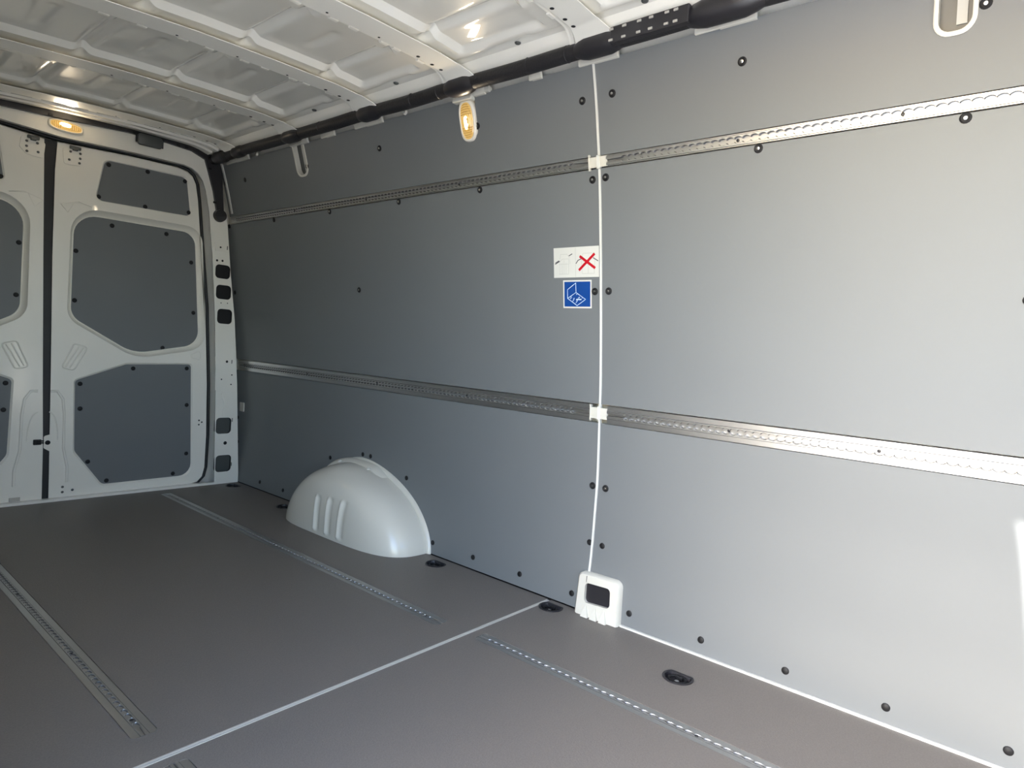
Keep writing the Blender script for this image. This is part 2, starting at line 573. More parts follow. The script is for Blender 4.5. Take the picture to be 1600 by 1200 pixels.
# bulkhead with an unseen window opening added to let daylight reach the rear
wf = sheet('wall_front', [(-1.80, -.06), (.12, -.06), (.12, 1.90), (-1.80, 1.90)], lambda x, z, d: Vector((x, -1.90 - d, z)), PAINT,
           holes=[rpoly([(-1.50, .90), (-.28, .90), (-.28, 1.60), (-1.50, 1.60)], .06, 4)], thick=.04)
props(wf, kind='structure')
boxo('panel', -1.60, -.10, -1.90, -1.893, .05, .85, GREY, wf)

# ================================================================== CEILING
RX = [-1.9, -1.56, -1.5, -1.27, -.9, -.65, -.4, -.3, -.262, -.24, -.2]
RZ = [1.55, 1.635, 1.66, 1.695, 1.727, 1.740, 1.748, 1.744, 1.734, 1.722, 1.70]
def rz(x): return float(np.interp(x, RX, RZ))
BOWS = [2.18, 1.645, 1.095, .585, .055, -.475, -1.0, -1.53]
xs = np.linspace(-1.60, -.235, 200)
ys = np.linspace(-1.9, 2.42, 433)
X, Yg = np.meshgrid(xs, ys, indexing='ij')
def sm(a, b, t):
    t = np.clip((t - a) / (b - a), 0, 1)
    return t * t * (3 - 2 * t)
Z = np.interp(X, RX, RZ) + .017
rec = np.zeros_like(Z)
bd = np.zeros_like(Z)
BX = [-.455, -.755, -1.055, -1.355]
for i in range(len(BOWS) - 1):
    a, b = BOWS[i + 1] + .115, BOWS[i] - .075           # recess between two bows
    fy = sm(a, a + .02, Yg) * (1 - sm(b - .02, b, Yg))
    fx = sm(-1.53, -1.50, X) * (1 - sm(-.335, -.31, X))
    rec = np.maximum(rec, fy * fx)
    for bx in BX:                                        # long pressed beads, rounded at the ends
        fyb = sm(a - .075, a - .02, Yg) * (1 - sm(b + .02, b + .06, Yg))
        bd = np.maximum(bd, np.exp(-((X - bx) / .017) ** 2) * fyb)
        bd = np.maximum(bd, .35 * np.exp(-((X - bx - .15) / .018) ** 2) * sm(a + .05, a + .09, Yg) * (1 - sm(b - .12, b - .07, Yg)))
Z = Z + .018 * rec + .017 * bd
Z = Z + .016 * (sm(-.300, -.288, X) * (1 - sm(-.262, -.252, X)))   # gutter groove by the wall
nx, ny = X.shape
V = np.stack([X, Yg, Z], -1).reshape(-1, 3)
ii = np.arange(nx * ny).reshape(nx, ny)
Fq = np.stack([ii[:-1, :-1], ii[1:, :-1], ii[1:, 1:], ii[:-1, 1:]], -1).reshape(-1, 4)
vs = V.tolist() + [(-1.86, -1.97, 1.86), (.12, -1.97, 1.86), (.12, 2.60, 1.86), (-1.86, 2.60, 1.86),
                   (-1.86, -1.97, 1.88), (.12, -1.97, 1.88), (.12, 2.60, 1.88), (-1.86, 2.60, 1.88)]
b0 = nx * ny
fs = Fq.tolist() + [[b0, b0 + 1, b0 + 2, b0 + 3], [b0 + 4, b0 + 7, b0 + 6, b0 + 5], [b0, b0 + 4, b0 + 5, b0 + 1], [b0 + 1, b0 + 5, b0 + 6, b0 + 2],
                    [b0 + 2, b0 + 6, b0 + 7, b0 + 3], [b0 + 3, b0 + 7, b0 + 4, b0]]
me = bpy.data.meshes.new('ceiling')
me.from_pydata(vs, [], fs)
ceil = link('ceiling', me, ROOFP, None, 35)
props(ceil, kind='structure')

def bow(yc, wbot=.100):
    xb = np.concatenate([np.linspace(-1.60, -.36, 40), np.linspace(-.35, -.222, 14)])
    rows = []
    for x in xb:
        z = rz(x)
        h = wbot / 2 + .022 * max(0, min(1, (x + .33) / .09)) ** 2
        sec = [(h + .012, .0085), (h + .012, .010), (h + .002, .010), (h - .004, .0093), (h - .009, .0015), (h - .011, 0), (-h + .0006, 0), (-h, .0006), (-h, .0022), (-h + .016, .0034),
               (0, .0115), (h, .0115)]
        rows.append([(x, yc + a, z + b) for a, b in sec])
    # order section as a closed loop
    o = loft('roof_bow', rows, BOWP, ceil, cap=True, smooth=14)
    for k, x in enumerate((-.305, -.345, -.405, -.56, -.74, -.93)):
        r = .0065 if k < 3 else .004
        p = Vector((x, yc + wbot / 2 - .0215, rz(x) - .0004))
        knob('hole_shade', p, (0, 0, -1), r, .0006, VOID, o, 12)  # flat black disc painted as the shaded inside of a hole
    for x in (-.37, -.47, -.52, -.63, -.70, -.82, -.90, -1.02, -1.12):     # pressed tabs on the far flange
        bm = bmesh.new()
        vs = box(bm, x - .015, x + .015, yc + wbot / 2 + .002, yc + wbot / 2 + .015, rz(x) + .003, rz(x) + .009, .002)
        bmo('flange_tab', bm, BOWP, o)
    return o
for yc in BOWS:
    bow(yc)
for (x, y) in [(-.276, .31), (-.276, .88), (-.276, -.12), (-.276, -.70), (-.276, 1.40)]:
    knob('grommet', (x, y, rz(x) + .0305), (0, 0, -1), .010, .004, DARKB, ceil, 12)
# rear header ledge between the last bow and the seal: stepped sheet
def hz(x): return float(np.interp(x, [-1.9, -1.56, -1.1, -.88, -.62, -.33, -.26], [1.55, 1.66, 1.727, 1.745, 1.756, 1.757, 1.735]))
bm = bmesh.new()
xb = list(np.linspace(-1.56, -.26, 30))
sec = [(2.245, .006), (2.265, .006), (2.270, -.004), (2.300, -.004), (2.305, .004), (2.335, .004), (2.340, -.006), (2.385, -.006), (2.39, .0), (2.425, .0), (2.425, .02), (2.245, .02)]
loft('rear_header_ledge', [[(x, y, (rz(x) * (2.42 - y) + hz(x) * (y - 2.24)) / .18 + dz) for y, dz in sec] for x in xb], ROOFP, ceil, cap=True, smooth=20)

# ================================================================== REAR WALL, DOORS
def RM(yb): return lambda x, z, d: Vector((x, yb + d, z))
def mir(pts): return [(-1.80 - x, z) for x, z in pts]
op_r = [(-.12, .012), (-.128, .20), (-.141, .549), (-.162, .891), (-.193, 1.226), (-.222, 1.45), (-.243, 1.55), (-.262, 1.600), (-.285, 1.630), (-.318, 1.650), (-.36, 1.658), (-.60, 1.652), (-.88, 1.637)]
op = op_r + [(-1.80 - x, z) for x, z in reversed(op_r[:-1])]
sq = [(-.174, -.094, 1.115, 1.188), (-.165, -.083, 1.006, 1.081), (-.152, -.071, .875, .954), (-.128, -.043, .277, .365), (-.120, -.033, .066, .158)]
holes = [op]
for (a, b, c, d) in sq:
    holes.append(rpoly([(a, c), (b, c), (b, d), (a, d)], .020, 4))
outl = [(.012, -.0), (.012, .05), (-.022, .55), (-.055, .90), (-.090, 1.14), (-.122, 1.407), (-.165, 1.56), (-.197, 1.70), (-.215, 1.775), (-.4, 1.80), (-1.4, 1.80), (-1.585, 1.775), (-1.603, 1.70), (-1.78, 0.55), (-1.79, 0)]
wr = sheet('wall_rear', outl, RM(2.42), PAINT, None, holes, thick=.0025)
props(wr, kind='structure')
# return of the door opening
loft('door_return', [[(x, 2.42, z) for x, z in op], [(x + (.012 if x < -.9 else -.012) * -1, 2.452, z) for x, z in op]], PAINT, wr, smooth=35)
for (a, b, c, d) in sq:
    pl = rpoly([(a, c), (b, c), (b, d), (a, d)], .020, 4)
    o = loft('recess', [[(x, 2.422, z) for x, z in pl], [(x, 2.436, z) for x, z in pl]], VOID, wr, smooth=40)
    sheet('recess_floor', rpoly([(a - .002, c - .002), (b + .002, c - .002), (b + .002, d + .002), (a - .002, d + .002)], .022, 4), RM(2.436), DARKB if c < .4 else VOID, wr, thick=.001)  # dark colour put in for the shade inside the pillar holes
for (pts, r) in [([(-.18, 1.255), (-.105, 1.255), (-.112, 1.30), (-.187, 1.30)], .004), ([(-.148, .638), (-.035, .638), (-.042, .70), (-.153, .70)], .004),
                 ([(-.145, .515), (-.028, .515), (-.033, .628), (-.147, .628)], .004), ([(-.100, .375), (-.022, .375), (-.025, .505), (-.110, .505), (-.085, .44)], .008)]:
    sheet('stiffener_plate', rpoly(pts, r, 3), RM(2.4175), PAINT, wr, thick=.0025)
for (x, z, r) in [(-.154, 1.278, .005), (-.168, 1.207, .006), (-.139, 1.209, .006), (-.087, .672, .007), (-.056, .600, .004), (-.058, .548, .004), (-.112, .575, .004), (-.072, .225, .010), (-.135, .985, .003), (-.100, .987, .003)]:
    knob('hole_shade', (x, 2.417 if .5 < z < .71 or 1.25 < z < 1.3 else 2.4196, z), (0, -1, 0), r, .0005, VOID, wr, 10)  # black discs in place of shaded openings in the pillar
for (x, z) in [(-.118, 1.280), (-.060, .672), (-.040, .352), (-.032, .105)]:
    bm = bmesh.new(); box(bm, x - .0018, x + .0018, 2.4165, 2.4172, z - .010, z + .010)
    bmo('slot', bm, VOID, wr)  # thin black block drawn for the shade in a slot

# outer rear skin closes the body
boxo('outer_skin', -1.82, .12, 2.53, 2.56, -.06, 1.90, PAINT, wr)

UP = [(-.704, 1.594), (-.322, 1.606), (-.294, 1.411), (-.735, 1.397)]
UPr = [.03, .03, .02, .025]
MO = [(-.824, 1.352), (-.240, 1.364), (-.188, .735), (-.530, .668), (-.826, .840)]
MOr = [.12, .085, .10, .20, .09]
MI = [(-.808, 1.326), (-.262, 1.336), (-.214, .752), (-.532, .690), (-.806, .850)]
MIr = [.10, .07, .085, .18, .08]
LO = [(-.788, .560), (-.570, .646), (-.253, .654), (-.226, .052), (-.655, .044), (-.780, .218)]
LOr = [.02, .05, .016, .06, .03, .04]
def leaf(n, mirror):
    mf = mir if mirror else (lambda p: p)
    sgn = -1 if mirror else 1
    def mx(x): return -1.80 - x if mirror else x
    # right leaf: x from the centre gap to the pillar side
    out = [(-.868, .008), (-.872, .25), (-.877, .537), (-.890, 1.11), (-.893, 1.50), (-.888, 1.617), (-.605, 1.636), (-.375, 1.642), (-.325, 1.632), (-.298, 1.61), (-.282, 1.575), (-.268, 1.50),
           (-.236, 1.222), (-.203, .956), (-.174, .546), (-.163, .268), (-.164, .093), (-.175, .045), (-.20, .018), (-.25, .008)]
    if mirror: out = [(x - .035 if x < -.85 else x, z) for x, z in out]
    out = [(x, z) for x, z in out]
    if mirror:
        out = [(-.907 if False else x, z) for x, z in out]
    o_ = mf(out)
    if mirror:
        # left leaf edge along the centre gap as photographed
        gap = {0: -.894, 1: -.897, 2: -.907, 3: -.924, 4: -.934, 5: -.937}
        o_ = [((gap[i], p[1]) if i in gap else p) for i, p in enumerate(o_)]
    UPo = rpoly(UP, UPr, 5); MOo = rpoly(MO, MOr, 8); LOo = rpoly(LO, LOr, 5)
    dr = sheet('door_%d' % n, o_, RM(2.452), PAINT, None, [mf(UPo), mf(MOo), mf(LOo)], thick=.003)
    props(dr, kind='structure')
    def ring(name, outer, inner, d, m=PAINT, mid=None):
        L = [[(x, 2.452, z) for x, z in mf(outer)]]
        if mid: L.append([(x * .5 + xi * .5, 2.452 + d * .75, z * .5 + zi * .5) for (x, z), (xi, zi) in zip(mf(outer), mf(inner))])
        L.append([(x, 2.452 + d, z) for x, z in mf(inner)])
        loft(name, L, m, dr, smooth=60)
    def shrink(pts, r, s):
        cx = sum(p[0] for p in pts) / len(pts); cz = sum(p[1] for p in pts) / len(pts)
        out = []
        for (x, z) in pts:
            dx, dz = cx - x, cz - z
            L_ = math.hypot(dx, dz)
            out.append((x + dx / L_ * s, z + dz / L_ * s))
        return rpoly(out, r, 5)
    ring('opening_flange', UPo, shrink(UP, UPr, .007), .006)
    ring('opening_flange', LOo, shrink(LO, LOr, .009), .007)
    MIo = rpoly(MI, MIr, 8)
    ring('opening_flange', MOo, MIo, .030, mid=True)
    # raised round bead around the inner edge of the big opening
    tube('rim_bead', [(x, 2.480, z) for x, z in mf(MIo)], .0028, PAINT, dr, 6, True)
    sets = [(UP, UPr, 2.458, [(-.682, 1.574), (-.512, 1.586), (-.335, 1.584), (-.718, 1.417), (-.516, 1.415), (-.309, 1.431)]),
            (MI, MIr, 2.4815, [(-.649, 1.298), (-.403, 1.305), (-.793, 1.154), (-.274, 1.181), (-.790, .926), (-.250, .920), (-.656, .745), (-.395, .727)]),
            (LO, LOr, 2.459, [(-.536, .618), (-.279, .626), (-.760, .539), (-.756, .422), (-.270, .433), (-.260, .174), (-.715, .167), (-.323, .073), (-.632, .068)])]
    for (P, R_, y, sc_) in sets:
        b = sheet('board', mf(rpoly(P, R_, 6)), RM(y), GREY, dr, thick=.004)
        for (x, z) in sc_:
            knob('screw', (mx(x), y, z), (0, -1, 0), .0105, .003, SCREW, b, 12)
    # three pressed slots in a tapering frame
    T = [(-.827, .742), (-.742, .722), (-.780, .600), (-.838, .598)] if not mirror else None
    P = [(-.792, .726), (-.737, .712), (-.790, .603), (-.838, .613)]
    tube('pressed_frame', [(x, 2.4515, z) for x, z in mf(rpoly(P, .012, 4))], .0038, PAINT, dr, 6, True)
    for k in (1, 2):
        f = k / 3
        a = (P[0][0] * (1 - f) + P[1][0] * f, P[0][1] * (1 - f) + P[1][1] * f - .008)
        b_ = (P[3][0] * (1 - f) + P[2][0] * f, P[3][1] * (1 - f) + P[2][1] * f + .008)
        tube('pressed_rib', [(x, 2.4515, z) for x, z in mf([a, b_])], .0038, PAINT, dr, 6)
    # pressed outlines: small triangle below right, hinge reinforcement, latch pocket
    tube('pressed_bead', [(x, 2.452, z) for x, z in mf(rpoly([(-.285, .690), (-.215, .722), (-.213, .672)], .010, 3))], .0016, PAINT, dr, 5, True)
    tube('pressed_bead', [(x, 2.452, z) for x, z in mf([(-.868, 1.352), (-.800, 1.375), (-.745, 1.362), (-.812, 1.372), (-.838, 1.318), (-.868, 1.352)])], .0014, PAINT, dr, 5)
    pocket = [(-.875, .505), (-.850, .505), (-.828, .470), (-.820, .40), (-.818, .24), (-.800, .15), (-.80, .08)]
    tube('pressed_bead', [(x, 2.4525, z) for x, z in mf(pocket)], .006, PAINT, dr, 8)
    arc = [(-.878 + .030 * math.sin(t / 8 * math.pi * .5) * 1.2, .28 + .13 * math.cos(t / 8 * math.pi * .5)) for t in range(9)]
    tube('pressed_bead', [(x, 2.4525, z) for x, z in mf(arc)], .0035, PAINT, dr, 6)
    # hinge / latch plate at the top
    hp = rpoly([(-.868, 1.600), (-.780, 1.608), (-.775, 1.560), (-.80, 1.535), (-.862, 1.530)], .010, 3)
    pl = sheet('latch_plate', mf(hp), RM(2.4495), PAINT, dr, thick=.0025)
    for (x, z) in [(-.800, 1.590), (-.800, 1.568), (-.838, 1.590), (-.842, 1.553), (-.802, 1.547)]:
        knob('screw', (mx(x), 2.4495, z), (0, -1, 0), .0055, .002, DARKB, pl, 10)
    bm = bmesh.new()
    x0 = mx(-.822)
    box(bm, x0 - .022, x0 + .022, 2.436, 2.4495, 1.602, 1.616, .003)
    box(bm, x0 - .010, x0 + .010, 2.434, 2.4495, 1.596, 1.606, .002)
    bmo('latch_bolt', bm, DARKB, pl)
    for (x, z) in ([(-.205, .350), (-.205, .327), (-.190, .340)] if not mirror else []):
        knob('hole_shade', (x, 2.4519, z), (0, -1, 0), .0045, .0005, VOID, dr, 10)  # black disc on the door skin, drawn as a shaded hole
    if not mirror:
        for (x, z) in [(-.815, .058), (-.815, .034), (-.775, .040)]:
            knob('plug', (x, 2.4519, z), (0, -1, 0), .006, .0015, DARKB, dr, 10)
    return dr
d1 = leaf(1, False)
d2 = leaf(2, True)
# lock striker between the leaves
bm = bmesh.new()
box(bm, -.935, -.905, 2.444, 2.452, .262, .286, .002)
box(bm, -.925, -.896, 2.440, 2.450, .268, .273, .001)
box(bm, -.925, -.896, 2.440, 2.450, .277, .282, .001)
bmo('door_latch', bm, SCREW, d2)
sheet('striker_plate', rpoly([(-.895, .245), (-.865, .225), (-.855, .27), (-.862, .31), (-.895, .30)], .008, 3), RM(2.4495), PAINT, d1, thick=.0025)
knob('striker_cap', (-.880, 2.4495, .270), (0, -1, 0), .0105, .004, SCREW, d1, 14)
# plug under left leaf
boxo('drain_cover', -1.015, -.975, 2.447, 2.452, .012, .030, FOAM, d2, .001)

# black strips: centre gap seal, perimeter seal, header seal
cs = sheet('trim_3', [(-.905, .0), (-.862, .0), (-.866, .3), (-.872, .56), (-.884, 1.12), (-.885, 1.62), (-.942, 1.62), (-.930, 1.12), (-.912, .56), (-.902, .3)], RM(2.462), RUBBER, thick=.02)
props(cs, kind='structure')
per_r = [(-.66, .012), (-.29, .006), (-.235, .006), (-.190, .015), (-.162, .045), (-.152, .093), (-.150, .268), (-.160, .546), (-.189, .956), (-.222, 1.222), (-.256, 1.50), (-.270, 1.585), (-.290, 1.625), (-.322, 1.648), (-.375, 1.656), (-.605, 1.650), (-.90, 1.632)]
pl_ = per_r + [(-1.80 - x, z) for x, z in reversed(per_r[:-1])]
t3 = tube('trim_4', [(x, 2.462, z) for x, z in pl_], .0085, RUBBER, None, 8)
props(t3, kind='structure')

# header seal: thick black strip below the roof, bending down the pillar, ending in a round cap
hs = empty('cable_channel', (-.24, 2.40, 1.43), 'black flat cable channel over the rear doors, turning down the pillar to a round cap', 'cable channel')
def strip(pts_t, pts_b, y, th, name, m, parent):
    out = list(pts_t) + list(reversed(pts_b))
    return sheet(name, out, RM(y), m, parent, thick=th)
strip([(-1.56, 1.665), (-1.3, 1.708), (-1.10, 1.727), (-.875, 1.747), (-.62, 1.757), (-.40, 1.758), (-.28, 1.752), (-.20, 1.745), (-.172, 1.70), (-.168, 1.60), (-.153, 1.46)],
      [(-1.56, 1.635), (-1.3, 1.679), (-1.10, 1.697), (-.875, 1.713), (-.62, 1.734), (-.45, 1.737), (-.33, 1.732), (-.262, 1.708), (-.245, 1.66), (-.212, 1.56), (-.190, 1.46)], 2.402, .016, 'channel', BLACK, hs)
bm = bmesh.new()
r_ = bmesh.ops.create_cone(bm, cap_ends=True, segments=24, radius1=.033, radius2=.030, depth=.022)
for v in bm.verts: v.co = Vector((v.co.x - .170, 2.402 + -v.co.z + .004, v.co.y + 1.440))
bmo('end_cap', bm, BLACK, hs, 40)
for (x, z) in [(-.93, 1.7135), (-.60, 1.7385), (-.40, 1.738), (-.24, 1.665), (-.205, 1.50), (-.36, 1.737)]:
    boxo('clip', x - .008, x + .008, 2.396, 2.402, z - .004, z + .006, SCREW, hs, .001)

# dark cover block hanging under the header seal
cv = empty('header_cover', (-.53, 2.40, 1.69), 'dark grey rounded cover block under the black channel, right of the oval door lamp', 'cover')
loft('shell', [[(x, y, z) for x, z in rpoly([(-.588 + i, 1.742), (-.472 - i, 1.745), (-.474 - i, 1.694 + i), (-.584 + i, 1.690 + i)], .014, 4)] for (i, y) in [(0, 2.4015), (0, 2.393), (.002, 2.389), (.006, 2.387)]], DARKB, cv, cap=True)
boxo('cover_lip', -.592, -.468, 2.3995, 2.4018, 1.7, 1.746, SCREW, cv, .002)

# ================================================================== CABLE CONDUIT along the roof edge
cd = empty('wiring_conduit', (-.228, .5, 1.69), 'long black taped wiring conduit running along the roof edge above the grey panels', 'conduit')
ycs = np.concatenate([np.linspace(2.40, .10, 90), np.linspace(.08, -1.85, 70)])
def cr(y):
    r = .0235
    return r
path = [(-.226 + .0015 * math.sin(y * 9), y, 1.7165 + .0012 * math.sin(y * 13)) for y in ycs]
tube('tube', path, [cr(y) for y in ycs], TAPE, cd, 12)
for (y, wd, r) in [(2.30, .14, .030), (2.12, .10, .028), (1.64, .13, .029), (1.09, .12, .030), (.595, .13, .032), (.045, .15, .032), (-.32, .20, .034), (-1.0, .1, .031)]:
    pts, rr = [], []
    for k in range(9):
        t = k / 8
        pts.append((-.228, y + wd / 2 - wd * t, 1.7155))
        rr.append(.021 + (r - .021) * min(1, 4 * t, 4 * (1 - t)) ** .7)
    tube('collar', pts, rr, BLACK, cd, 16)
for y in (1.94, 1.86, 1.42, .84, .70, .30, .155):
    pts = [(-.226 + .0225 * math.cos(t), y, 1.7165 + .0225 * math.sin(t)) for t in np.linspace(0, 2 * math.pi, 16, endpoint=False)]
    tube('cable_tie', pts, .0022, BLACK, cd, 6, True)
# flat perforated carrier between the two front collars
bm = bmesh.new()
box(bm, -.262, -.243, -.24, -.01, 1.690, 1.736, .003)
car = bmo('carrier', bm, BLACK, cd)
for y in (-.015, -.055, -.10, -.135, -.18, -.205):
    for z in (1.699, 1.728):
        boxo('clip', -.2655, -.2615, y - .006, y + .006, z - .003, z + .003, FOAM, car, .0008)

# ================================================================== U-SHAPED FRAMES AND LAMPS
def ring_path(yc, half, zb, zt, off, w_in=0):
    h = half - w_in
    pts = u_notch(yc, h, zb + w_in, zt)
    return [W(y, z, off) for y, z in pts]
def u_frame(yc, half, label, grp):
    t = empty('cutout_frame', tuple(W(yc, 1.565, 0)), label, 'frame', grp)
    A = u_notch(yc, half + .003, 1.563, 1.703)
    B = u_notch(yc, half - .006, 1.572, 1.703)
    n = len(A)
    loops = []
    for (a, b) in zip(A, B):
        loops.append([W(a[0], a[1], -.004), W(a[0], a[1], .003), W((a[0] + b[0]) / 2, (a[1] + b[1]) / 2, .005), W(b[0], b[1], .003), W(b[0], b[1], -.020), W(b[0] * .9 + a[0] * .1, b[1], -.020)])
    loft('rim', loops, PLAST, t, cap=True, smooth=50)
    sheet('recess_shade', u_notch(yc, half - .002, 1.568, 1.70), lambda y, z, d: W(y, z, -.019 - d), DARKB, t, thick=.002)  # dark sheet stands in for the shaded recess behind the frame
    sheet('body_strip', [(yc - half * .55, 1.585), (yc - half * .02, 1.585), (yc - half * .02, 1.695), (yc - half * .55, 1.695)], lambda y, z, d: W(y, z, -.014 - d), STG, t, thick=.003)
    boxo('top_bar', W(0, 1.70).x - .012, W(0, 1.70).x + .004, yc - half - .006, yc + half + .008, 1.692, 1.706, PLAST, t, .002)
    return t
u_frame(1.672, .044, 'narrow white U-shaped cutout frame near the rear doors, seen edge-on', 'white frames at the panel top edge')
u_frame(-.793, .036, 'white U-shaped cutout frame at the top right edge of the photo', 'white frames at the panel top edge')

def oval_lens(name, mapf, ru, rv, m, parent, bulge, rings=7, seg=28, ripple=0.0008):
    vs, fs = [], []
    for i in range(1, rings + 1):
        q = i / rings
        for k in range(seg):
            th = 2 * math.pi * k / seg
            c, s = math.cos(th), math.sin(th)
            e = 2 / 2.8
            uu = ru * q * abs(c) ** e * (1 if c > 0 else -1)
            vv = rv * q * abs(s) ** e * (1 if s > 0 else -1)
            vs.append(mapf(uu, vv, bulge * (1 - q ** 2) + (ripple if i % 2 else -ripple)))
    vs.append(mapf(0, 0, bulge))
    for i in range(rings - 1):
        for k in range(seg):
            fs.append([i * seg + k, i * seg + (k + 1) % seg, (i + 1) * seg + (k + 1) % seg, (i + 1) * seg + k])
    for k in range(seg):
        fs.append([k, (k + 1) % seg, len(vs) - 1])
    base = len(vs)
    for k in range(seg):
        p = vs[(rings - 1) * seg + k]
    return pyo(name, vs, fs, m, parent, False)

def lamp(name, label, mapf, ru, rv, origin):
    """mapf(u,v,h): u = short axis, v = long axis, h = towards the van interior"""
    t = empty(name, origin, label, 'lamp', 'lit oval interior lamps')
    def loop(sc, h):
        out = []
        for k in range(36):
            th = 2 * math.pi * k / 36
            c, s = math.cos(th), math.sin(th)
            e = 2 / 2.8
            out.append(mapf((ru + sc) * abs(c) ** e * (1 if c > 0 else -1), (rv + sc) * abs(s) ** e * (1 if s > 0 else -1), h))
        return out
    loft('housing', [loop(.004, -.012), loop(.004, .002), loop(.002, .0065), loop(-.002, .008), loop(-.0045, .0065), loop(-.0045, .002)], LAMPW, t, smooth=50)
    oval_lens('lens', lambda u, v, h: mapf(u, v, h + .003), ru - .004, rv - .004, LENS, t, .006, 9, 32, .0010)
    b = oval_lens('bulb_glow', lambda u, v, h: mapf(u + .004, v - .004, h + .0085), .0085, .022, BULB, t, .0018, 4, 16, 0)
    for q in range(-7, 8):
        v = q * (rv / 8.6)
        if abs(v) < .018: continue
        hw = (ru - .008) * (1 - abs(v / rv) ** 3)
        tube('lens_ridge', [mapf(-hw, v * .97, .007), mapf(-hw * .4, v * 1.02, .0095), mapf(hw * .4, v * 1.02, .0095), mapf(hw, v * .97, .007)], .0010, LENSR, t, 5)
    ad = bpy.data.lights.new(name + '_light', 'AREA')
    ad.shape = 'ELLIPSE'
    ad.size, ad.size_y = ru * 1.4, rv * 1.4
    ad.energy = 0.35
    ad.color = (1.0, 0.82, 0.58)
    al = bpy.data.objects.new(name + '_light', ad)
    COL.objects.link(al)
    p0, p1 = mapf(0, 0, .016), mapf(0, 0, .06)
    zax = (Vector(p0) - Vector(p1)).normalized()
    yax = (Vector(mapf(0, .01, .016)) - Vector(p0)).normalized()
    xax = yax.cross(zax)
    mm = Matrix((xax, yax, zax)).transposed().to_4x4()
    al.rotation_euler = mm.to_euler()
    al.location = Vector(p0) - Vector(origin)
    al.parent = t
    return t
def lw(u, v, h):
    z = 1.625 + v
    p = W(.617 + u, z, 0)
    n = wn(z)
    # housing is turned slightly towards the load space
    return p + n * (.002 + h) 
lt = lamp('wall_lamp', 'lit vertical oval lamp with white rim hanging at the top of the grey wall panel', lw, .034, .062, tuple(W(.617, 1.56, 0)))
bm = bmesh.new()
box(bm, W(0, 1.70).x - .016, W(0, 1.70).x + .010, .575, .665, 1.682, 1.708, .003)
bmo('mount', bm, PLAST, lt)
bm = bmesh.new()
box(bm, W(0, 1.70).x - .010, W(0, 1.70).x + .010, .50, .58, 1.694, 1.712, .003)
bmo('mount_arm', bm, PLAST, lt)
def ld(u, v, h):
    a = D2R(.5)
    return Vector((-.868 + v * math.cos(a) + u * math.sin(a), 2.418 - h, 1.686 + u * math.cos(a) - v * math.sin(a)))
lamp('door_lamp', 'lit horizontal oval lamp on the white header above the rear doors', ld, .023, .064, (-.868, 2.418, 1.66))

# ================================================================== WHEEL ARCH
wa = empty('wheel_arch_cover', (-.09, 1.32, 0), 'glossy white moulded wheel arch cover with three ribs, against the grey wall', 'wheel arch')
YC, AH, HH, DP, N1, N2 = 1.33, .478, .293, .230, 1.75, 3.8
AF = .36
nT, nR = 220, 110
vs, fs, idx = [], [], {}
def arch_pt(th, rho):
    c, s = math.cos(th), math.sin(th)
    e = 2 / N1
    y = (AH if c > 0 else AF) * rho * abs(c) ** e * (-1 if c > 0 else 1)
    z = HH * rho * abs(s) ** e
    dep = DP * max(0, 1 - rho ** N2) ** (1 / N2)
    # flat ledge near the rear-top of the cover
    return y, z, dep
for i in range(nT + 1):
    th = math.pi * i / nT
    for j in range(nR + 1):
        q = j / nR
        rho = q if q < .5 else .5 + .5 * (1 - (1 - (q - .5) / .5) ** 1.8)
        y, z, dep = arch_pt(th, rho)
        # three vertical pressed ribs on the face
        for k, ry in enumerate((1.345, 1.262, 1.178)):
            zt = .170 + .004 * k
            u = (YC + y - ry)
            inz = max(0, min(1, (z - .012) / .012)) * max(0, min(1, (zt - z) / .015))
            dep += inz * .0070 * math.exp(-(u / .0065) ** 2) * (1 if dep > .1 else 0)
            dep -= inz * .0050 * math.exp(-((u + .020) / .012) ** 2) * (1 if dep > .1 else 0)
        # shallow scoop in the top
        dep -= .012 * math.exp(-((y + .02) / .20) ** 4) * math.exp(-((z - .262) / .030) ** 2)
        vs.append((.034 - dep if True else 0, YC + y, max(z, .0005)))
R1 = nR + 1
for i in range(nT):
    for j in range(nR):
        fs.append([i * R1 + j, i * R1 + j + 1, (i + 1) * R1 + j + 1, (i + 1) * R1 + j])
pyo('shell', vs, fs, PLAST, wa, 60)
# flange against the wall panel
loops = []
for i in range(61):
    th = math.pi * i / 60
    c, s = math.cos(th), math.sin(th)
    e = 2 / N1
    rowl = []
    for (k, off) in [(1.0, .012), (1.012, .012), (1.035, .007), (1.040, .0005), (1.0, .0005)]:
        y = (AH if c > 0 else AF) * k * abs(c) ** e * (-1 if c > 0 else 1)
        z = HH * (k + (k - 1) * .7) * abs(s) ** e
        rowl.append(W(YC + y, max(z, .001), off))
    loops.append(rowl)
loft('flange', loops, PLAST, wa, cap=True, smooth=50)
# top ledge with two bright plugs
loops = []
for t in np.linspace(-1, 1, 25):
    y = YC + .00 + t * .20
    zt = .300 - .05 * abs(t) ** 3
    loops.append([(.03, y, zt + .004), (-.012, y, zt + .001), (-.022, y, zt - .008), (-.024, y, zt - .03), (.03, y, zt - .03)])
loft('ledge', loops, PLAST, wa, cap=True, smooth=40)
for y in (1.42, 1.21):
    knob('plug', (-.030, y, .285), (-.35, 0, 1), .009, .004, TRIMW, wa, 12)

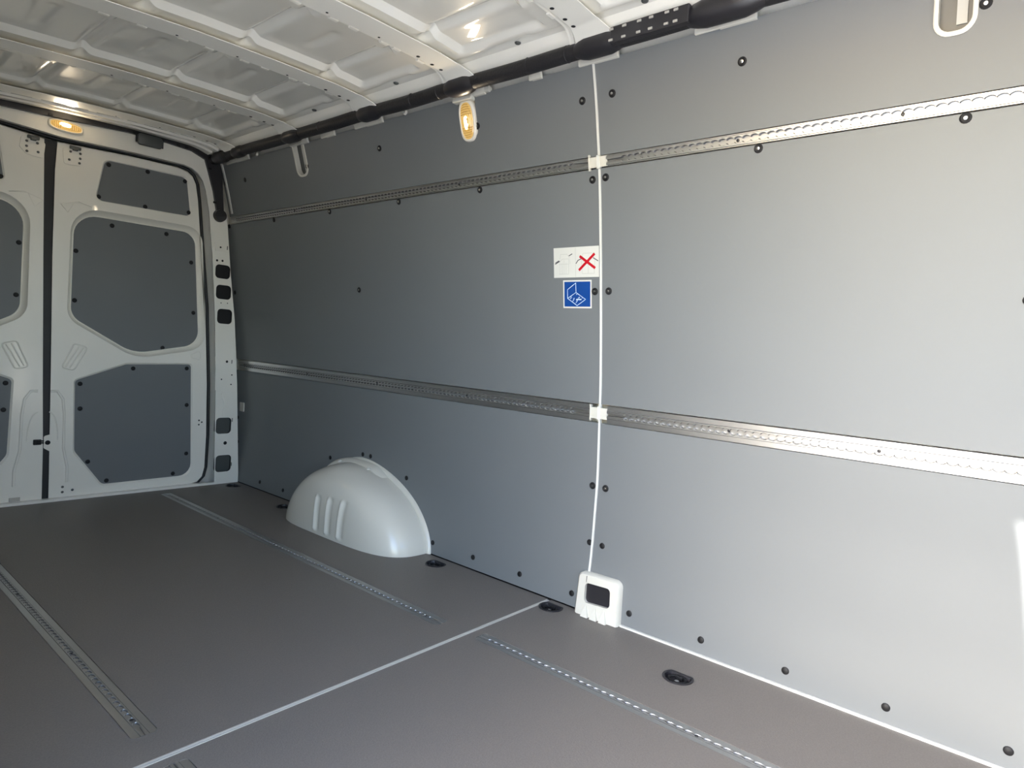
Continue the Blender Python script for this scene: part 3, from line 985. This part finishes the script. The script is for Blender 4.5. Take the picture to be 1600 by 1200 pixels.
# ================================================================== FLOOR LASHING EYES
ed = [('farthest black recessed lashing eye, in the corner by the rear door pillar', 0), ('black recessed lashing eye behind the white wheel arch', 1),
      ('black recessed lashing eye in front of the white wheel arch', 2), ('black recessed lashing eye at the end of the floor joint', 3),
      ('nearest black D-shaped lashing eye, alone on the front floor board', 4)]
for lab, i in ed:
    ex, ey = eyes[i]
    t = empty('lashing_eye', (ex, ey, -.012), lab, 'lashing eye', 'black lashing eyes along the floor edge')
    A = eye_outline(ex, ey, ER + .003, .66, 28); B = eye_outline(ex, ey, ER - .003, .56, 28)
    Cc = eye_outline(ex, ey, ER - .006, .54, 28)
    loft('bezel', [[(x, y, .0002) for x, y in A], [(x, y, .0026) for x, y in A], [(x * .5 + X_ * .5, y * .5 + Y_ * .5, .0034) for (x, y), (X_, Y_) in zip(A, B)], [(x, y, .002) for x, y in B], [(x, y, -.010) for x, y in Cc]], BLACK, t, smooth=40)
    sheet('cup', eye_outline(ex, ey, ER - .004, .56, 28), lambda u, v, d: Vector((u, v, -.0098 - d)), BLACK, t, thick=.001)
    ring_ = [(ex - .004 + .019 * math.cos(a), ey + .023 * math.sin(a), -.0035) for a in np.linspace(0, 2 * math.pi, 24, endpoint=False)]
    tube('ring', ring_, .0034, SCREW, t, 8, True)
    boxo('hinge', ex + .006, ex + .018, ey - .010, ey + .010, -.009, .001, SCREW, t, .002)
    knob('bolt', (ex - .006, ey, -.0095), (0, 0, 1), .007, .004, RIVET if i < 4 else ALUF, t, 8)

# ================================================================== PILLAR BASE COVER, RAIL CLIPS
pc = empty('pillar_base_cover', (-.0, .045, 0), 'white plastic cover with dark window and three notches at the foot of the wall joint', 'cover')
out = rpoly([(-.040, .001), (.112, .001), (.112, .130), (-.030, .132)], [.001, .004, .014, .020], 5)
win = rpoly([(-.012, .049), (.083, .043), (.087, .106), (-.006, .110)], .013, 5)
def PM(y, z, d): return Vector((prof(z) - .028 + d, y, z))
sheet('shell', out, PM, PLAST, pc, [win], thick=.0025)
inn = rpoly([(-.044, .001), (.118, .001), (.118, .134), (-.034, .137)], [.001, .004, .016, .022], 5)
loft('side_wall', [[PM(y, z, 0) for y, z in out], [PM(y, z, .006) + Vector((0, 0, 0)) for y, z in inn], [PM(y, z, .030) for y, z in inn]], PLAST, pc, smooth=50)
loft('window_return', [[PM(y, z, .0) for y, z in win], [PM(y, z, .012) for y, z in win]], PLAST, pc)
sheet('window_insert', rpoly([(-.016, .040), (.090, .038), (.092, .110), (-.012, .114)], .014, 4), lambda y, z, d: PM(y, z, .010 + d), BLACK, pc, thick=.002)
for yy in (.072, .038, .004):
    vs = [PM(yy - .013, .001, -.012), PM(yy + .013, .001, -.012), PM(yy + .002, .042, 0), PM(yy - .013, .001, .001), PM(yy + .013, .001, .001)]
    pyo('gusset', vs, [[0, 1, 2], [0, 2, 3], [1, 4, 2], [0, 3, 4, 1], [3, 2, 4]], PLAST, pc)
boxo('seam_line', PM(0, .11, 0).x - .0008, PM(0, .11, 0).x + .001, .0825, .0840, .108, .128, DARKB, pc)

for (zc, hh, lab) in [(1.428, .015, 'white plastic joint clip where the upper rails meet at the wall joint'), (.658, .018, 'white plastic joint clip where the lower rails meet at the wall joint')]:
    t = empty('rail_clip', tuple(W(.095, zc - hh, 0)), lab, 'clip', 'white rail joint clips')
    sheet('body', [(.064, zc - hh), (.1245, zc - hh), (.1245, zc + hh), (.064, zc + hh)], lambda y, z, d: W(y, z, .007 - d), PLAST, t, thick=.008)
    sheet('centre_rib', [(.089, zc - hh - .004), (.098, zc - hh - .004), (.098, zc + hh + .004), (.089, zc + hh + .004)], lambda y, z, d: W(y, z, .0095 - d), TRIMW, t, thick=.004)
    sheet('end_lip', [(.1235, zc - hh - .008), (.128, zc - hh - .008), (.128, zc + hh + .008), (.1235, zc + hh + .008)], lambda y, z, d: W(y, z, .0085 - d), PLAST, t, thick=.008)
# small white tab on the lower panel beside the rear pillar
tb = sheet('edge_tab', rpoly([(2.425, .395), (2.470, .395), (2.470, .445), (2.425, .445)], .004, 3), lambda y, z, d: W(y, z, .004 - d), PLAST, thick=.004)
props(tb, 'small white tab on the dark panel beside the rear door pillar', 'tab')
# roof-side light strip of the rear corner
tb = sheet('corner_strip', [(2.378, 1.46), (2.393, 1.46), (2.398, 1.71), (2.382, 1.71)], lambda y, z, d: W(y, z, .004 - d), TRIMW, cuts=ZC, thick=.004)
props(tb, 'thin pale strip beside the black channel in the upper rear corner', 'strip')

# ================================================================== STICKERS
def S(y, z, off=.0012): return W(y, z, off)
def flat_poly(name, pts, off, m, parent, th=.0003):
    return sheet(name, pts, lambda y, z, d: W(y, z, off - d), m, parent, cuts=[c * .02 for c in range(40, 70)], thick=th, smooth=30)
def seg_strip(a, b, w_):
    a, b = Vector(a), Vector(b)
    t = (b - a).normalized()
    n = Vector((-t.y, t.x)) * w_ / 2
    e = t * w_ * .3
    return [tuple(a + n - e), tuple(a - n - e), tuple(b - n + e), tuple(b + n + e)]
def lines(name, segs, w_, off, m, parent):
    vs, fs = [], []
    for a, b in segs:
        q = seg_strip(a, b, w_)
        i = len(vs)
        vs += [W(y, z, off) for y, z in q] + [W(y, z, off - .0003) for y, z in q]
        fs += [[i, i + 1, i + 2, i + 3], [i + 7, i + 6, i + 5, i + 4], [i, i + 4, i + 5, i + 1], [i + 2, i + 6, i + 7, i + 3], [i + 1, i + 5, i + 6, i + 2], [i + 3, i + 7, i + 4, i]]
    return pyo(name, vs, fs, m, parent)
def px(x0, y0, x1, y1, A, B):      # sticker artwork is drawn in its own 0..1 frame: (0,0) left bottom
    return None
# white pictogram sheet: y runs right-to-left in the van, so u=0 is the rear edge
ya_, yb_, za_, zb_ = .276, .1005, 1.089, 1.184
def A(u, v): return (ya_ + (yb_ - ya_) * u, za_ + (zb_ - za_) * v)
s1 = empty('pictogram_sticker', tuple(W(.188, 1.089, 0)), 'white pictogram sticker with a door drawing and a red cross, above the blue sticker', 'sticker')
flat_poly('sheet', [A(0, 0), A(1, 0), A(1, 1), A(0, 1)], .0008, STW, s1)
ls = [(A(.14, .12), A(.14, .55)), (A(.14, .55), A(.20, .62)), (A(.20, .62), A(.34, .62)), (A(.34, .62), A(.34, .12)), (A(.12, .12), A(.34, .12)), (A(.235, .12), A(.235, .58)),
      (A(.16, .78), A(.30, .78)), (A(.30, .78), A(.36, .66)), (A(.16, .78), A(.14, .62)), (A(.19, .12), A(.19, .50)), (A(.28, .12), A(.28, .50)), (A(.12, .45), A(.34, .45)),
      (A(.36, .66), A(.37, .45)), (A(.495, .02), A(.495, .98)),
      (A(.64, .12), A(.90, .12)), (A(.66, .78), A(.86, .78)), (A(.62, .55), A(.64, .12)), (A(.91, .55), A(.90, .12)), (A(.77, .12), A(.77, .45)), (A(.66, .78), A(.62, .55)), (A(.86, .78), A(.91, .55))]
lines('line_drawing', ls, .0011, .0011, STG, s1)
ar = [(A(.035, .46), A(.135, .55)), (A(.04, .50), A(.12, .57)), (A(.35, .72), A(.42, .78)), (A(.505, .46), A(.55, .56)), (A(.55, .56), A(.61, .60)), (A(.88, .62), A(.98, .52))]
for a_, b_ in ar:
    lines('arrow', [(a_, b_)], .0026, .0013, STK, s1)
lines('red_cross', [(A(.60, .68), A(.91, .30)), (A(.58, .25), A(.90, .74))], .0082, .0015, STR, s1)
yc0, yc1, zc0, zc1 = .2395, .1285, .9915, 1.0805
def Bq(u, v): return (yc0 + (yc1 - yc0) * u, zc0 + (zc1 - zc0) * v)
s2 = empty('instruction_sticker', tuple(W(.184, .9915, 0)), 'blue square sticker with white border and line drawing beside the wall joint', 'sticker')
flat_poly('border', rpoly([Bq(0, 0), Bq(1, 0), Bq(1, 1), Bq(0, 1)], .001, 2), .0008, STW, s2)
flat_poly('blue_field', [Bq(.045, .055), Bq(.955, .055), Bq(.955, .945), Bq(.045, .945)], .0011, STB, s2)
def U(x, y): return Bq((x - 640) / 360, (980 - y) / 365)
dl = [(U(803, 652), U(697, 738)), (U(697, 738), U(697, 852)), (U(803, 652), U(806, 775)), (U(806, 775), U(697, 852)), (U(806, 775), U(925, 866)), (U(697, 852), U(818, 946)), (U(818, 946), U(925, 866))]
lines('line_drawing', dl, .0018, .0014, STL, s2)
dm = [(U(730, 858), U(748, 842)), (U(738, 836), U(746, 830)), (U(762, 890), U(782, 860)), (U(772, 856), U(786, 850)), (U(803, 910), U(822, 884)), (U(812, 880), U(824, 884)), (U(818, 866), U(868, 866)), (U(830, 850), U(852, 838)), (U(845, 832), U(850, 848)), (U(880, 848), U(892, 840)), (U(808, 802), U(828, 792)), (U(700, 760), U(760, 700))]
lines('symbols', dm[:-1], .0016, .0014, STL, s2)
lines('thick_bar', [(U(812, 866), U(870, 866))], .0034, .0015, STL, s2)

# ================================================================== OUTSIDE GROUND (seen only by the light)
g = boxo('ground', -14, 14, -14, 14, -.75, -.65, OUTG)
props(g, kind='structure')
